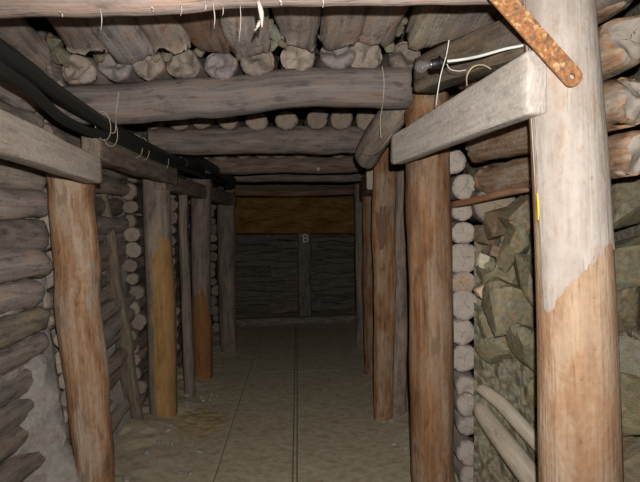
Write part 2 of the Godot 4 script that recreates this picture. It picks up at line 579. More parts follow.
func build_shell() -> void:
	# trodden earth floor; two broad dust-covered boards lie flush in its middle
	floor_mesh = structure("floor", sheet(func(s, t):
		var x := lerpf(-1.75, 1.75, s)
		var z := lerpf(1.6, -11.4, t)
		var y := floor_height(x, z)
		if x > -0.55 and x < 0.40:
			y -= 0.035 * smoothstep(0.40, 0.36, x)
		return Vector3(x, y, z), 120, 260, Vector3(0, -0.3, 0), M.dirt))
	for e in [[-0.545, -0.076], [-0.066, -0.050], [-0.040, 0.40]]:
		for k in [[1.5, -3.1], [-3.104, -6.35], [-6.354, -9.3]]:
			var o := put("floor_board", sheet(func(s, t):
				var x := lerpf(e[0], e[1], s)
				var z := lerpf(k[0], k[1], t)
				var edge := 0.006 * bump.get_noise_2d(z * 60.0, e[0] * 300.0) * (1.0 - absf(s * 2.0 - 1.0))
				return Vector3(x + edge, 0.003 * bump.get_noise_2d(x * 30.0 + 90.0, z * 30.0) + 0.001 * bump.get_noise_2d(x * 160.0, z * 160.0), z), 10 if e[1] - e[0] > 0.1 else 2, 44, Vector3(0, -0.03, 0), M.dirt), Vector3.ZERO, floor_mesh)
			o.set_meta("label", "floor board covered in trodden dust")
	for x in [-0.549, -0.071, -0.045]:
		put("floor_joint", sheet(func(s, t): return Vector3(x + lerpf(-0.005, 0.005, s), -0.006, lerpf(1.4, -9.2, t)), 1, 40, Vector3(0, -0.02, 0), M.damp), Vector3.ZERO, floor_mesh).set_meta("label", "joint filled with dark damp dirt")
	# orange dust spilled at the foot of the split post
	put("orange_dust", sheet(func(s, t):
		var x := lerpf(-1.02, -0.58, s)
		var z := lerpf(-4.45, -5.25, t)
		var k := 1.0 - Vector2(s * 2.0 - 1.0, t * 2.0 - 1.0).length()
		return Vector3(x, floor_height(x, z) + 0.016 * k + 0.006 * bump.get_noise_2d(x * 220.0, z * 220.0) - 0.003, z), 40, 40, Vector3(0, -0.08, 0), M.dirt, Color(0.97, 0.84, 0.68)), Vector3.ZERO, floor_mesh)
	# earth and rock behind the lagging
	wall_left = structure("wall_left", sheet(func(s, t):
		var z := lerpf(1.6, -11.4, s)
		var y := lerpf(-0.15, 3.05, t)
		var n := bump.get_noise_2d(z * 40.0, y * 40.0)
		var n2 := bump.get_noise_2d(z * 130.0 + 70.0, y * 130.0)
		var low := smoothstep(1.35, 0.0, y)
		var x := -1.362 + 0.05 * n + 0.03 * n2
		x -= 0.06 * smoothstep(-3.3, -3.5, z)
		# mud pressed out beside the first post
		x += 0.22 * exp(-pow((z + 3.16) / 0.20, 2.0)) * low
		x += 0.10 * low * smoothstep(0.5, 0.0, y)
		x += 0.05 * exp(-pow((z + 4.85) / 0.2, 2.0)) * low
		return Vector3(x, y, z), 220, 60, Vector3(-0.3, 0, 0), M.mud))
	wall_right = structure("wall_right", sheet(func(s, t):
		var z := lerpf(1.6, -11.4, s)
		var y := lerpf(-0.15, 3.05, t)
		var n := bump.get_noise_2d(z * 40.0 + 400.0, y * 40.0)
		var n2 := bump.get_noise_2d(z * 120.0 + 270.0, y * 120.0)
		var x := 1.26 + 0.05 * n + 0.02 * n2
		# the open bay, where the bare rock shows
		var bay := smoothstep(-3.55, -3.0, z) * smoothstep(0.0, -0.9, z)
		x += bay * 0.36 * smoothstep(0.1, 0.9, y)
		x += bay * (0.07 * bump.get_noise_2d(z * 60.0, y * 60.0 + 30.0) - 0.28 * smoothstep(0.75, 0.0, y))
		return Vector3(x, y, z), 260, 80, Vector3(0.3, 0, 0), M.rock, Color.WHITE, false))
	roof = structure("ceiling", sheet(func(s, t):
		var x := lerpf(-1.8, 1.8, s)
		var z := lerpf(1.6, -11.4, t)
		return Vector3(x, 2.92 + 0.06 * bump.get_noise_2d(x * 40.0, z * 40.0) + 0.04 * bump.get_noise_2d(x * 120.0, z * 120.0), z), 50, 160, Vector3(0, 0.3, 0), M.rock))


func lag(parent: Node, called: String, a: Vector3, b: Vector3, r: float, mat: Material, tint: Color, end: Color, extra := {}) -> MeshInstance3D:
	var o := {"r": [r, r * rng.randf_range(0.9, 1.12), r * rng.randf_range(0.9, 1.05)], "h": [r * rng.randf_range(0.85, 1.1), r, r * rng.randf_range(0.85, 1.1)], "mat": mat, "tint": tint, "end": end, "lump": 0.10, "segs": 18, "ragged": 0.02, "worn": 0.025}
	o.merge(extra, true)
	var mid := (a + b) / 2.0 + Vector3(rng.randf_range(-0.02, 0.02), rng.randf_range(-0.02, 0.02), 0)
	return put(called, timber([a, mid, b], o), a, parent)


func build_lagging() -> void:
	# roof logs: each bay's near ends lie on its cap beam, the far ends ride over those of the next bay
	var rows := [
		[0.2, 1.7, [-1.25, -1.03, -0.8, -0.58, -0.36, -0.14, 0.08, 0.3, 0.52, 0.74, 0.96], 2.42],
	]
	for w in rows:
		for x in w[2]:
			lag(roof, "roof_log", Vector3(x, w[3] + 0.1, -w[0]), Vector3(x, w[3] + 0.15, -w[1]), 0.1, M.bark, tone(0.8), tone(0.8))
	# bay seen best: x in the picture at its far end
	var bay_a := [[-35, 44, 0.62], [28, 52, 0.60], [92, 47, 0.52], [131, 45, 0.74], [172, 43, 0.66], [211, 40, 0.40], [250, 39, 0.80], [300, 36, 0.60], [338, 34, 0.56], [376, 33, 0.62], [424, 36, 0.62], [462, 40, 0.5]]
	var i := 0
	for k in bay_a:
		var far := spot(k[0], k[1] + 1.0, 3.07)
		var cool := i in [3, 6]
		k[2] *= 1.35
		var t := Color(k[2] * 0.94, k[2] * 0.97, k[2] * 1.10) if cool else tone(k[2], 0.05)
		if i == 5:
			t = Color(k[2] * 1.15, k[2] * 0.9, k[2] * 0.75)
		if i == 10:
			t = Color(0.98, 1.0, 0.86)
		var near := Vector3(far.x * 0.99 + rng.randf_range(-0.03, 0.03), 2.66 + rng.randf_range(-0.03, 0.03), -1.75)
		lag(roof, "roof_log", near, far, 0.1, M.bark, t, t, {"r": [0.105, 0.115, 0.105 if i != 7 else 0.085], "h": [0.07, 0.07, 0.062], "n": 2.5, "lump": 0.12, "segs": 26, "ragged": 0.12, "worn": 0.03})
		i += 1
	var bay_b := [[40, 70, 0.6], [78, 72, 0.72], [112, 68, 0.6], [148, 66, 0.62], [183, 64, 0.58], [220, 66, 0.60], [259, 63, 0.50], [296, 60, 0.72], [337, 58, 0.55], [368, 57, 0.6], [405, 56, 0.45]]
	i = 0
	for k in bay_b:
		var near := spot(k[0], k[1] - 2.0, 3.16 + rng.randf_range(-0.03, 0.03))
		k[2] *= 1.25
		var t := tone(k[2], 0.04) if i % 3 != 2 else Color(k[2] * 0.95, k[2] * 0.95, k[2] * 1.06)
		lag(roof, "roof_log", near, Vector3(near.x + rng.randf_range(-0.03, 0.03), 2.56, -5.05), rng.randf_range(0.083, 0.093), M.bark, t, t * 1.0, {"ragged": 0.08, "segs": 22, "worn": 0.05, "h": [0.075, 0.09, 0.09]})
		i += 1
	var bay_c := [150, 178, 202, 228, 257, 286, 316, 341, 367, 392]
	for k in bay_c:
		var near := spot(k, 119.0, 4.72)
		lag(roof, "roof_log", near, Vector3(near.x, 2.45, -6.3), 0.085, M.bark, tone(0.65, 0.06), tone(rng.randf_range(0.55, 0.85), 0.1))
	for w in [[6.05, 7.5, 2.25], [7.3, 8.7, 2.24], [8.45, 10.0, 2.22]]:
		for j in 12:
			var x := -1.1 + j * 0.19 + rng.randf_range(-0.02, 0.02)
			lag(roof, "roof_log", Vector3(x, w[2], -w[0]), Vector3(x, w[2] + 0.12, -w[1]), 0.082, M.bark, tone(0.6, 0.05), tone(0.6))
	# chips of rock wedged between the roof logs
	for c in [[268, 28, 14, 0.62], [276, 38, 10, 0.75], [282, 14, 9, 0.6], [322, 40, 8, 0.8], [334, 38, 7, 0.75], [398, 32, 9, 0.85], [404, 24, 8, 0.8], [156, 62, 6, 0.7], [36, 48, 8, 0.6], [60, 62, 9, 0.55], [310, 50, 8, 0.7], [354, 46, 7, 0.7], [384, 44, 7, 0.75], [390, 50, 8, 0.65], [232, 48, 6, 0.6], [272, 50, 9, 0.6], [284, 46, 7, 0.55], [52, 46, 16, 0.5], [64, 60, 14, 0.5], [40, 58, 14, 0.45], [98, 58, 9, 0.5], [20, 52, 12, 0.5], [130, 60, 8, 0.5], [166, 58, 8, 0.5], [200, 56, 9, 0.5], [240, 56, 9, 0.5]]:
		var p := spot(c[0], c[1] - 4.0, 3.12)
		var r: float = c[2] * 3.1 / F
		put("rock_chip", stone(Vector3(r * 0.9, r, r * 0.8), M.rock, Color(c[3] * 1.5, c[3] * 1.5, c[3] * 1.35)), p, roof)

	# left wall: near bay, bodies running past the first post
	var y := 0.06
	while y < 2.42:
		var r := rng.randf_range(0.062, 0.082)
		y += r
		var dy := rng.randf_range(-0.02, 0.03) - 0.10 * smoothstep(1.2, 0.2, y)
		var g := rng.randf_range(1.0, 1.3)
		lag(wall_left, "lagging_log", Vector3(-1.50, y + dy, -0.5), Vector3(-1.345 + rng.randf_range(-0.03, 0.02), y, -3.2 + rng.randf_range(-0.12, 0.05)), r, M.bark if rng.randf() < 0.6 else M.grey, tone(g, rng.randf_range(0.05, 0.16)), tone(0.85), {"rings": 26, "lump": 0.16, "worn": 0.05})
		y += r * 0.9
	# left wall, further bays: near ends stand proud behind each post
	var lefts := [[3.32, 5.2, -1.325, 0.064, 1.15], [5.0, 6.4, -1.345, 0.062, 0.95], [6.2, 7.6, -1.28, 0.066, 0.9], [7.45, 8.8, -1.22, 0.066, 0.9], [8.65, 10.1, -1.2, 0.07, 0.9]]
	for w in lefts:
		y = 0.05
		while y < 2.25:
			var r: float = w[3] * rng.randf_range(0.72, 1.15)
			y += r
			var k: float = w[4] * rng.randf_range(0.75, 1.1)
			var dx := rng.randf_range(-0.03, 0.03) * (2.0 if w[0] < 4.0 else 1.0)
			lag(wall_left, "lagging_log", Vector3(w[2] + dx, y, -w[0] + rng.randf_range(-0.05, 0.05)), Vector3(w[2] - 0.11 + dx, y + rng.randf_range(-0.02, 0.02), -w[1]), r, M.bark if rng.randf() < 0.5 else M.grey, tone(k * 0.95, 0.08), tone(k * 0.75, 0.06), {"worn": 0.035, "lump": 0.14})
			y += r * 0.93
	# right wall: near bay, only the upper part is lagged
	for k in [[616, -18, 0.085, 1.0], [630, 40, 0.086, 1.05], [637, 97, 0.084, 1.1], [643, 150, 0.076, 1.05]]:
		var near := spot(k[0], k[1], 1.93)
		lag(wall_right, "lagging_log", near, Vector3(near.x - 0.10, near.y + rng.randf_range(-0.01, 0.01), -3.28), k[2], M.post, Color(1.3, 1.14, 1.05), Color(1.25, 1.15, 1.08), {"segs": 24, "ragged": 0.05, "worn": 0.04, "lump": 0.12})
	# the same bay seen between the posts
	for k in [[2.28, 0.085]]:
		lag(wall_right, "lagging_log", Vector3(1.0, k[0], -1.7), Vector3(1.06, k[0], -3.5), k[1], M.bark, tone(0.7), tone(0.8))
	# next bay: the column of sawn ends
	for k in [[452, 160, 13], [466, 187, 13.5], [463, 211, 10.5], [462, 232, 12.5], [465, 259, 16.5], [464, 284, 13], [465, 306, 14], [463, 331, 14], [466, 359, 14.5], [467, 387, 11.5], [468, 406, 11], [470, 427, 12], [469, 453, 11.5], [472, 479, 13], [474, 503, 12]]:
		var near := spot(k[0], k[1], 3.36 + rng.randf_range(-0.03, 0.03))
		var e := Color(1.22, 1.17, 1.1) * rng.randf_range(0.88, 1.08)
		if k[1] == 284:
			e = Color(1.1, 0.84, 0.72)
		lag(wall_right, "lagging_log", near, Vector3(near.x + 0.09, near.y, -5.1), k[2] * 3.36 / F, M.bark, tone(0.85), e, {"segs": 24, "ragged": 0.02, "lump": 0.09, "worn": 0.012})
	for w in [[4.98, 6.4, 1.0], [6.22, 7.6, 1.0], [7.45, 8.8, 1.02], [8.65, 10.1, 1.02]]:
		y = 0.05
		while y < 2.2:
			var r := rng.randf_range(0.06, 0.075)
			y += r
			lag(wall_right, "lagging_log", Vector3(w[2], y, -w[0]), Vector3(w[2] + 0.1, y, -w[1]), r, M.grey, tone(0.8), tone(0.75))
			y += r * 0.94


# A post through rows of [x, y, width] in the picture at one depth, carried on down to the floor
func post(rows: Array, depth: float, mat: Material, tint: Color, label: String, top := -1.0, opt := {}, lean := 0.0) -> Node3D:
	var pts := []
	var rs := []
	for k in rows:
		var p := spot(k[0], k[1], depth)
		pts.append(p)
		rs.append(k[2] * depth / F * 0.5)
	var last: Vector3 = pts[pts.size() - 1]
	if last.y > 0.05:
		var d: Vector3 = last - pts[pts.size() - 2]
		var foot: Vector3 = last + d * ((last.y + 0.04) / -d.y)
		pts.append(foot)
		rs.append(rs[rs.size() - 1] * 1.04)
	else:
		pts[pts.size() - 1] = Vector3(last.x, -0.04, last.z)
	if top > 0.0 and pts[0].y < top:
		var d: Vector3 = pts[0] - pts[1]
		pts.insert(0, pts[0] + d * ((top - pts[0].y) / d.y))
		rs.insert(0, rs[0])
	if lean != 0.0:
		for i in pts.size():
			pts[i].z -= lean * pts[i].y
	pts.reverse()
	rs.reverse()
	var o := {"r": rs, "mat": mat, "tint": tint, "end": tint, "lump": 0.075, "segs": 26, "up": Vector3.BACK, "rings": 36}
	o.merge(opt, true)
	var at: Vector3 = pts[0]
	var n := base("timber_post", at)
	put("trunk", timber(pts, o), Vector3.ZERO, n)
	tag(n, label, "post", "timber posts of the gallery")
	return n


# The bare split face on the lower part of a post: a thin shell from angle a0 to a1 about the trunk, its upper edge drawn out to a point
func split_face(p: Node3D, rows: Array, depth: float, a0: float, a1: float, high: float, mat: Material, tint: Color) -> void:
	var ax := []
	var rr := []
	for k in rows:
		ax.append(spot(k[0], k[1], depth))
		rr.append(k[2] * depth / F * 0.5)
	var n: int = ax.size()
	var top: float = spot(rows[0][0], high, depth).y
	var m := sheet(func(s, t):
		var edge: float = top - absf(s - 0.45) * absf(s - 0.45) * 1.6 + 0.10 * bump.get_noise_1d(s * 120.0 + depth * 50.0)
		var y := lerpf(edge, 0.0, t)
		var c: Vector3 = ax[n - 1]
		var r: float = rr[n - 1]
		for i in n - 1:
			if y <= ax[i].y and y >= ax[i + 1].y:
				var k: float = (ax[i].y - y) / (ax[i].y - ax[i + 1].y)
				c = ax[i].lerp(ax[i + 1], k)
				r = lerpf(rr[i], rr[i + 1], k)
		var a: float = lerpf(a0, a1, s) + 0.25 * bump.get_noise_1d(y * 60.0 + depth * 90.0) * (1.0 - s)
		var thick := r * 1.03 + 0.003
		return Vector3(c.x + sin(a) * thick, y, c.z + cos(a) * thick) - p.position, 24, 40, Vector3(0, 0, -0.03), mat, tint)
	put("split_face", m, Vector3.ZERO, p).set_meta("label", "bare orange split face")


func build_posts() -> void:
	var p0 := post([[557, 0, 68], [569, 166, 73], [576, 316, 77], [580, 482, 82]], 1.95, M.bare, Color(0.74, 0.70, 0.66), "thick pale peeled timber post carrying the rusty iron strap", 2.46, {"segs": 40, "lump": 0.012, "rings": 60, "sway": 0.0})
	# pale outer layer still clinging to the upper part, with a torn lower edge
	var q := [[557, 0, 68], [569, 166, 73], [576, 316, 77]]
	var ax := []
	var rr := []
	for k in q:
		ax.append(spot(k[0], k[1], 1.95))
		rr.append(k[2] * 1.95 / F * 0.5)
	var d0: Vector3 = ax[0] - ax[1]
	ax.insert(0, ax[0] + d0 * ((2.45 - ax[0].y) / d0.y))
	rr.insert(0, rr[0])
	var tear := [[-1.0, 312], [-0.86, 310], [-0.78, 300], [-0.62, 286], [-0.5, 279], [-0.42, 275], [-0.3, 270], [-0.1, 258], [0.12, 247], [0.26, 240], [0.35, 246], [0.44, 238], [0.54, 250], [0.6, 252], [0.66, 232], [0.74, 214], [0.86, 186], [0.97, 150], [1.05, 60]]
	var shell := sheet(func(s, t):
		var side := lerpf(-1.05, 1.05, s)
		var low := 200.0
		for i in tear.size() - 1:
			if side >= tear[i][0] and side <= tear[i + 1][0]:
				low = lerpf(tear[i][1], tear[i + 1][1], (side - tear[i][0]) / (tear[i + 1][0] - tear[i][0]))
		low += 10.0 * bump.get_noise_1d(side * 140.0 + 70.0) + 2.5 * bump.get_noise_1d(side * 600.0)
		var floor_y: float = spot(570, low, 1.95).y
		var y := lerpf(2.44, floor_y, t)
		# where that height falls on the axis
		var c: Vector3 = ax[0]
		var r := 0.11
		for i in 3:
			if y <= ax[i].y and y >= ax[i + 1].y:
				var k: float = (ax[i].y - y) / (ax[i].y - ax[i + 1].y)
				c = ax[i].lerp(ax[i + 1], k)
				r = lerpf(rr[i], rr[i + 1], k)
		var a := side * PI * 0.5 + 0.28
		var thick := r * 1.006 + 0.0025 + 0.0015 * bump.get_noise_2d(side * 60.0, y * 120.0)
		return Vector3(c.x + sin(a) * thick, y, c.z + cos(a) * thick) - p0.position, 90, 50, Vector3(0, 0, -0.012), M.pale, Color(0.64, 0.63, 0.63))
	# give it UVs along the grain
	M.pale.uv1_triplanar = true
	M.pale.uv1_world_triplanar = true
	M.pale.uv1_scale = Vector3(1.6, 1.0, 1.6)
	M.pale.vertex_color_use_as_albedo = true
	put("outer_wood", shell, Vector3.ZERO, p0).set_meta("label", "pale outer wood torn off along a jagged lower edge")
	var mark := PackedVector3Array()
	var yl := timber([spot(537.5, 195, 1.87), spot(538.5, 208, 1.87), spot(538.5, 222, 1.87)], {"r": [0.002, 0.003, 0.002], "mat": M.paint, "endmat": M.paint, "lump": 0.2, "segs": 8})
	put("paint_mark", yl, spot(537.5, 195, 1.87) - p0.position, p0).set_meta("label", "yellow paint mark")

	post([[426, 95, 44], [427, 155, 44], [430, 316, 44], [434, 482, 43]], 3.28, M.post, Color(0.72, 0.60, 0.50), "reddish brown timber post beside the column of sawn log ends", 2.14, {"segs": 30})
	# pair behind it
	var pa := post([[384, 118, 24], [384, 220, 24], [384, 330, 21], [383, 421, 19]], 4.76, M.post, Color(0.80, 0.70, 0.60), "brown split post with a dark hand shaped stain", 2.0, {"n": 3.0, "h": [0.05, 0.05, 0.05, 0.05]})
	for k in [[377, 211, 378, 226], [381, 207, 381, 224], [385, 207, 384, 224], [389, 211, 387, 226]]:
		var a := spot(k[0], k[1], 4.705)
		put("stain", timber([a, spot(k[2], k[3], 4.705)], {"r": [0.009, 0.013], "h": [0.003, 0.003], "mat": M.stain, "endmat": M.stain, "segs": 8, "lump": 0.2, "up": Vector3.BACK}), a - pa.position, pa)
	var ps := spot(382, 222, 4.705)
	put("stain", timber([ps, spot(382, 236, 4.705), spot(381, 250, 4.705)], {"r": [0.044, 0.036, 0.014], "h": [0.003, 0.003, 0.003], "mat": M.stain, "endmat": M.stain, "segs": 12, "lump": 0.3, "up": Vector3.BACK}), ps - pa.position, pa)
	post([[402, 165, 13], [399, 260, 18], [397, 340, 22], [396, 423, 24]], 4.86, M.grey, Color(0.95, 0.84, 0.78), "greyish split slab leaning against the stained post", 1.95)
	post([[368, 175, 12], [369, 280, 12], [370, 382, 12]], 6.18, M.post, Color(0.64, 0.54, 0.46), "slim brown post standing behind the stained post", 2.0)
	post([[360, 200, 11], [361, 280, 11], [362, 352, 11]], 7.42, M.grey, Color(0.72, 0.67, 0.62), "dark slim post before the ochre board's end", 2.0)
	# left row
	post([[71, 184, 44], [76, 250, 43], [80, 316, 43], [90, 410, 40], [95, 482, 38]], 3.2, M.post, Color(0.98, 0.88, 0.79), "rough orange brown post under the end of the sawn rail", 1.86, {"segs": 30, "lump": 0.07})
	var l2 := [[156, 165, 27], [158, 240, 27], [161, 316, 27], [163, 416, 26]]
	var p2 := post(l2, 4.94, M.grey, Color(0.95, 0.88, 0.80), "grey brown post with an orange split face", 2.06, {"segs": 26, "sway": 0.0, "lump": 0.03})
	split_face(p2, l2, 4.94, -0.35, 1.75, 235.0, M.split, Color(0.92, 0.86, 0.72))
	post([[183, 205, 9], [186, 300, 10], [190, 395, 11]], 5.5, M.grey, Color(0.72, 0.68, 0.63), "slender grey prop beside the dark brown post", 1.8)
	var l3 := [[201, 194, 20], [201, 280, 19], [203, 378, 18]]
	var p3 := post(l3, 6.16, M.grey, Color(0.72, 0.65, 0.62), "dark post with a brown foot next to the slender grey prop", 2.0, {"sway": 0.0, "lump": 0.03})
	split_face(p3, l3, 6.16, -1.2, 1.6, 290.0, M.split, Color(0.62, 0.48, 0.40))
	post([[226, 205, 17], [227, 280, 17], [229, 350, 16]], 7.4, M.grey, Color(0.68, 0.63, 0.58), "dark post at the end of the left rail", 1.95)
	# board leaning behind the first left post
	var a := spot(136, 420, 4.74)
	a.y = 0.0
	var b := spot(98, 178, 4.45)
	var lb := put("leaning_plank", timber([a, spot(118, 310, 4.6), b], {"r": [0.085, 0.075, 0.055], "h": [0.03, 0.03, 0.025], "n": 4.0, "mat": M.grey, "tint": Color(0.66, 0.62, 0.52), "lump": 0.04, "up": Vector3(-0.5, 0, 1)}), a)
	tag(lb, "grey brown plank leaning on the lagging between two posts", "plank")


func build_beams() -> void:
	var specs := [
		["pinkish cap beam with frayed splinters resting on the strapped post", [[-60, -10], [140, -17], [330, -24], [530, -22]], 1.95, [0.09, 0.088, 0.085, 0.085], M.bark, Color(1.0, 0.9, 0.86)],
		["long bent grey brown cap beam with a string hanging over it", [[58, 106], [140, 103], [210, 98], [313, 88], [409, 85]], 3.25, [0.1, 0.103, 0.105, 0.105, 0.11], M.bark, Color(0.47, 0.465, 0.465)],
		["grey cap beam with round log ends showing above it", [[150, 142], [240, 141], [314, 139], [374, 140]], 4.9, [0.1, 0.105, 0.11, 0.105], M.grey, Color(0.78, 0.74, 0.72)],
		["dark brown cap beam with a small pale knot", [[176, 165], [270, 165], [368, 163]], 6.18, [0.085, 0.09, 0.09], M.grey, Color(0.66, 0.56, 0.5)],
		["dark grey cap beam above the ochre board", [[195, 178], [280, 177], [366, 177]], 7.42, [0.06, 0.06, 0.06], M.grey, Color(0.66, 0.62, 0.6)],
		["reddish thin beam right over the ochre board", [[228, 192], [300, 193], [364, 191]], 8.7, [0.05, 0.05, 0.05], M.post, Color(0.62, 0.52, 0.47)],
	]
	for k in specs:
		var pts := []
		for p in k[1]:
			pts.append(spot(p[0], p[1], k[2]))
		var n := base("cap_timber", pts[0])
		put("trunk", timber(pts, {"r": k[3], "mat": k[4], "tint": k[5], "end": k[5], "lump": 0.06, "segs": 26, "rings": 44}), Vector3.ZERO, n)
		tag(n, k[0], "beam", "cap beams across the gallery")
		if k[2] == 1.95:
			# splinters and fibres hanging from the underside
			for s in [[213, 4, 214, 30, 0.0012], [222, 5, 222, 17, 0.001], [240, 3, 239, 40, 0.0009], [258, 0, 262, 26, 0.006], [259, 20, 255, 30, 0.004], [205, 2, 204, 12, 0.0015], [321, -4, 323, 6, 0.002], [100, 8, 101, 30, 0.0012], [180, 4, 181, 14, 0.0012], [60, 12, 62, 18, 0.002], [150, 6, 153, 11, 0.003], [278, -2, 281, 5, 0.003], [345, -6, 348, 2, 0.003]]:
				var a := spot(s[0], s[1], 1.9)
				put("splinter", timber([a, (a + spot(s[2], s[3], 1.9)) * 0.5 + Vector3(0.004, 0, 0), spot(s[2], s[3], 1.9)], {"r": [s[4], s[4] * 1.4, s[4] * 0.3], "h": [s[4] * 0.4, s[4] * 0.5, s[4] * 0.3], "mat": M.sawn, "tint": Color(1.2, 1.1, 1.0), "segs": 6, "rings": 6, "up": Vector3.BACK}), a - n.position, n)
		elif k[2] == 6.18:
			var a := spot(318, 169, 6.09)
			put("knot", stone(Vector3(0.018, 0.018, 0.012), M.sawn), a - n.position, n)


# A hewn rail: near and far faces given by [x, top y, bottom y] in the picture and depth; thickness goes outward (side)
func rail(near: Array, zn: float, far: Array, zf: float, thick: float, side: float, mat: Material, tint: Color, label: String, called := "side_rail", n := 9.0, longer := 1.0) -> Node3D:
	var a0 := spot(near[0], near[1], zn)
	var a1 := spot(near[0], near[2], zn)
	var b0 := spot(far[0], far[1], zf)
	var b1 := spot(far[0], far[2], zf)
	var a := (a0 + a1) / 2.0 + Vector3(side * thick / 2.0, 0, 0)
	var b := (b0 + b1) / 2.0 + Vector3(side * thick / 2.0, 0, 0)
	a = b + (a - b) * longer
	var ha := absf(a0.y - a1.y) / 2.0
	var hb := absf(b0.y - b1.y) / 2.0
	var node := base(called, a)
	put("timber", timber([a, (a + b) / 2.0, b], {"r": [thick / 2, thick / 2, thick / 2], "h": [ha, (ha + hb) / 2, hb], "n": n, "mat": mat, "tint": tint, "end": tint, "endmat": mat, "lump": 0.025, "segs": 32}), Vector3.ZERO, node)
	tag(node, label, "beam", "rails nailed along the posts")
	return node


func build_rails() -> void:
	rail([527, 50, 113], 1.86, [390, 136, 165], 3.12, 0.07, 1.0, M.sawn, Color(1.12, 1.10, 1.08), "pale sawn rail between the strapped post and the reddish post")
	rail([-70, 68, 136], 1.72, [103, 157, 183], 3.05, 0.09, -1.0, M.sawn, Color(0.88, 0.85, 0.81), "sawn rail running over the top of the rough orange brown post", "side_rail", 9.0, 1.9)
	rail([100, 127, 160], 3.30, [178, 164, 185], 5.0, 0.1, -1.0, M.grey, Color(0.85, 0.78, 0.7), "grey rail under the black pipes beside the long bent beam")
	rail([166, 174, 189], 4.82, [236, 193, 206], 7.5, 0.1, -1.0, M.grey, Color(0.8, 0.7, 0.64), "dark rail over the slender grey prop and dark brown post")
	var q0 := spot(405, 92, 3.44)
	var q1 := spot(366, 158, 4.1)
	var br := put("slanting_brace", timber([q0, spot(390, 120, 3.6), q1], {"r": [0.085, 0.088, 0.085], "mat": M.grey, "tint": Color(1.0, 0.95, 0.88), "end": Color(1, 0.95, 0.9), "segs": 24, "lump": 0.08, "worn": 0.03}), q0)
	tag(br, "thick grey slanting log above the stained post with wire across it", "brace")
	rail([367, 168, 190], 5.0, [359, 185, 203], 7.5, 0.1, 1.0, M.sawn, Color(0.75, 0.69, 0.62), "short dark rail between the far posts of the right row")
	# upper plate along the right side, dark and square
	rail([530, 3, 52], 2.05, [411, 60, 94], 2.95, 0.12, 1.0, M.grey, Color(0.62, 0.56, 0.47), "dark square timber behind the light bulb and cable", "square_timber")


func build_end() -> void:
	var z := 10.9
	var end := structure("wall_end", sheet(func(s, t):
		var x := lerpf(-1.7, 1.7, s)
		var y := lerpf(-0.15, 3.05, t)
		return Vector3(x, y, -z - 0.05 + 0.03 * bump.get_noise_2d(x * 60.0, y * 60.0)), 40, 30, Vector3(0, 0, -0.3), M.rock, tone(0.8)))
	for half in [[-1.6, -0.35], [-0.45, 0.35], [0.25, 1.5]]:
		var y := -0.05
		while y < 2.0:
			var h := rng.randf_range(0.05, 0.12)
			y += h
			var a := Vector3(half[0] + rng.randf_range(-0.15, 0.1), y + rng.randf_range(-0.03, 0.03), -z + rng.randf_range(0.0, 0.16))
			var b := Vector3(half[1] + rng.randf_range(-0.15, 0.15), y + rng.randf_range(-0.06, 0.06), -z + rng.randf_range(0.0, 0.16))
			put("slab", timber([a, (a + b) / 2.0, b], {"r": [0.03, 0.035, 0.03], "h": [h, h * 0.8, h * 0.9], "n": 3.0, "mat": M.grey, "tint": tone(rng.randf_range(0.45, 0.65)), "lump": 0.2, "sway": 0.05}), a, end)
			y += h * rng.randf_range(1.0, 1.7)
	var up := [spot(305, 322, 9.6), spot(304, 280, 9.6), spot(304, 226, 9.6)]
	var pn := base("end_prop", up[0])
	put("trunk", timber(up, {"r": [0.1, 0.1, 0.1], "h": [0.05, 0.05, 0.05], "n": 3.0, "mat": M.grey, "tint": tone(0.6), "segs": 16, "up": Vector3.BACK}), Vector3.ZERO, pn)
	tag(pn, "dark upright prop with a white letter on the end wall", "post")
	var tm := TextMesh.new()
	tm.text = "B"
	var f := SystemFont.new()
	f.font_names = PackedStringArray(["Droid Sans"])
	tm.font = f
	tm.font_size = 32
	tm.pixel_size = 0.0052
	tm.depth = 0.004
	tm.material = M.white
	var letter := put("painted_letter", tm, spot(305.5, 238.5, 9.52) - pn.position, pn)
	letter.set_meta("label", "small white painted letter B")
	# ochre board right across under the last beam
	var c := (spot(234, 197, 9.25) + spot(234, 234, 9.25)) / 2.0
	var d := (spot(359, 199, 9.25) + spot(359, 232, 9.25)) / 2.0
	var hh := (spot(296, 197, 9.25).y - spot(296, 233, 9.25).y) / 2.0
	var ob := put("ochre_board", timber([c, (c + d) / 2.0, d], {"r": [0.02, 0.02, 0.02], "h": [hh, hh, hh], "n": 12.0, "segs": 32, "lump": 0.01, "mat": M.post, "endmat": M.post, "tint": Color(0.50, 0.40, 0.16)}), c)
	tag(ob, "wide ochre yellow board across the end of the gallery", "board")
	var s0 := spot(232, 326, 9.35)
	var s1 := spot(361, 319, 9.35)
	s0.y = 0.05
	s1.y = 0.05
	var sill := put("sill_timber", timber([s0, s1], {"r": [0.06, 0.06], "h": [0.06, 0.06], "n": 4.0, "mat": M.grey, "tint": tone(0.7)}), s0)
	tag(sill, "low grey sill timber on the floor before the end wall", "beam")


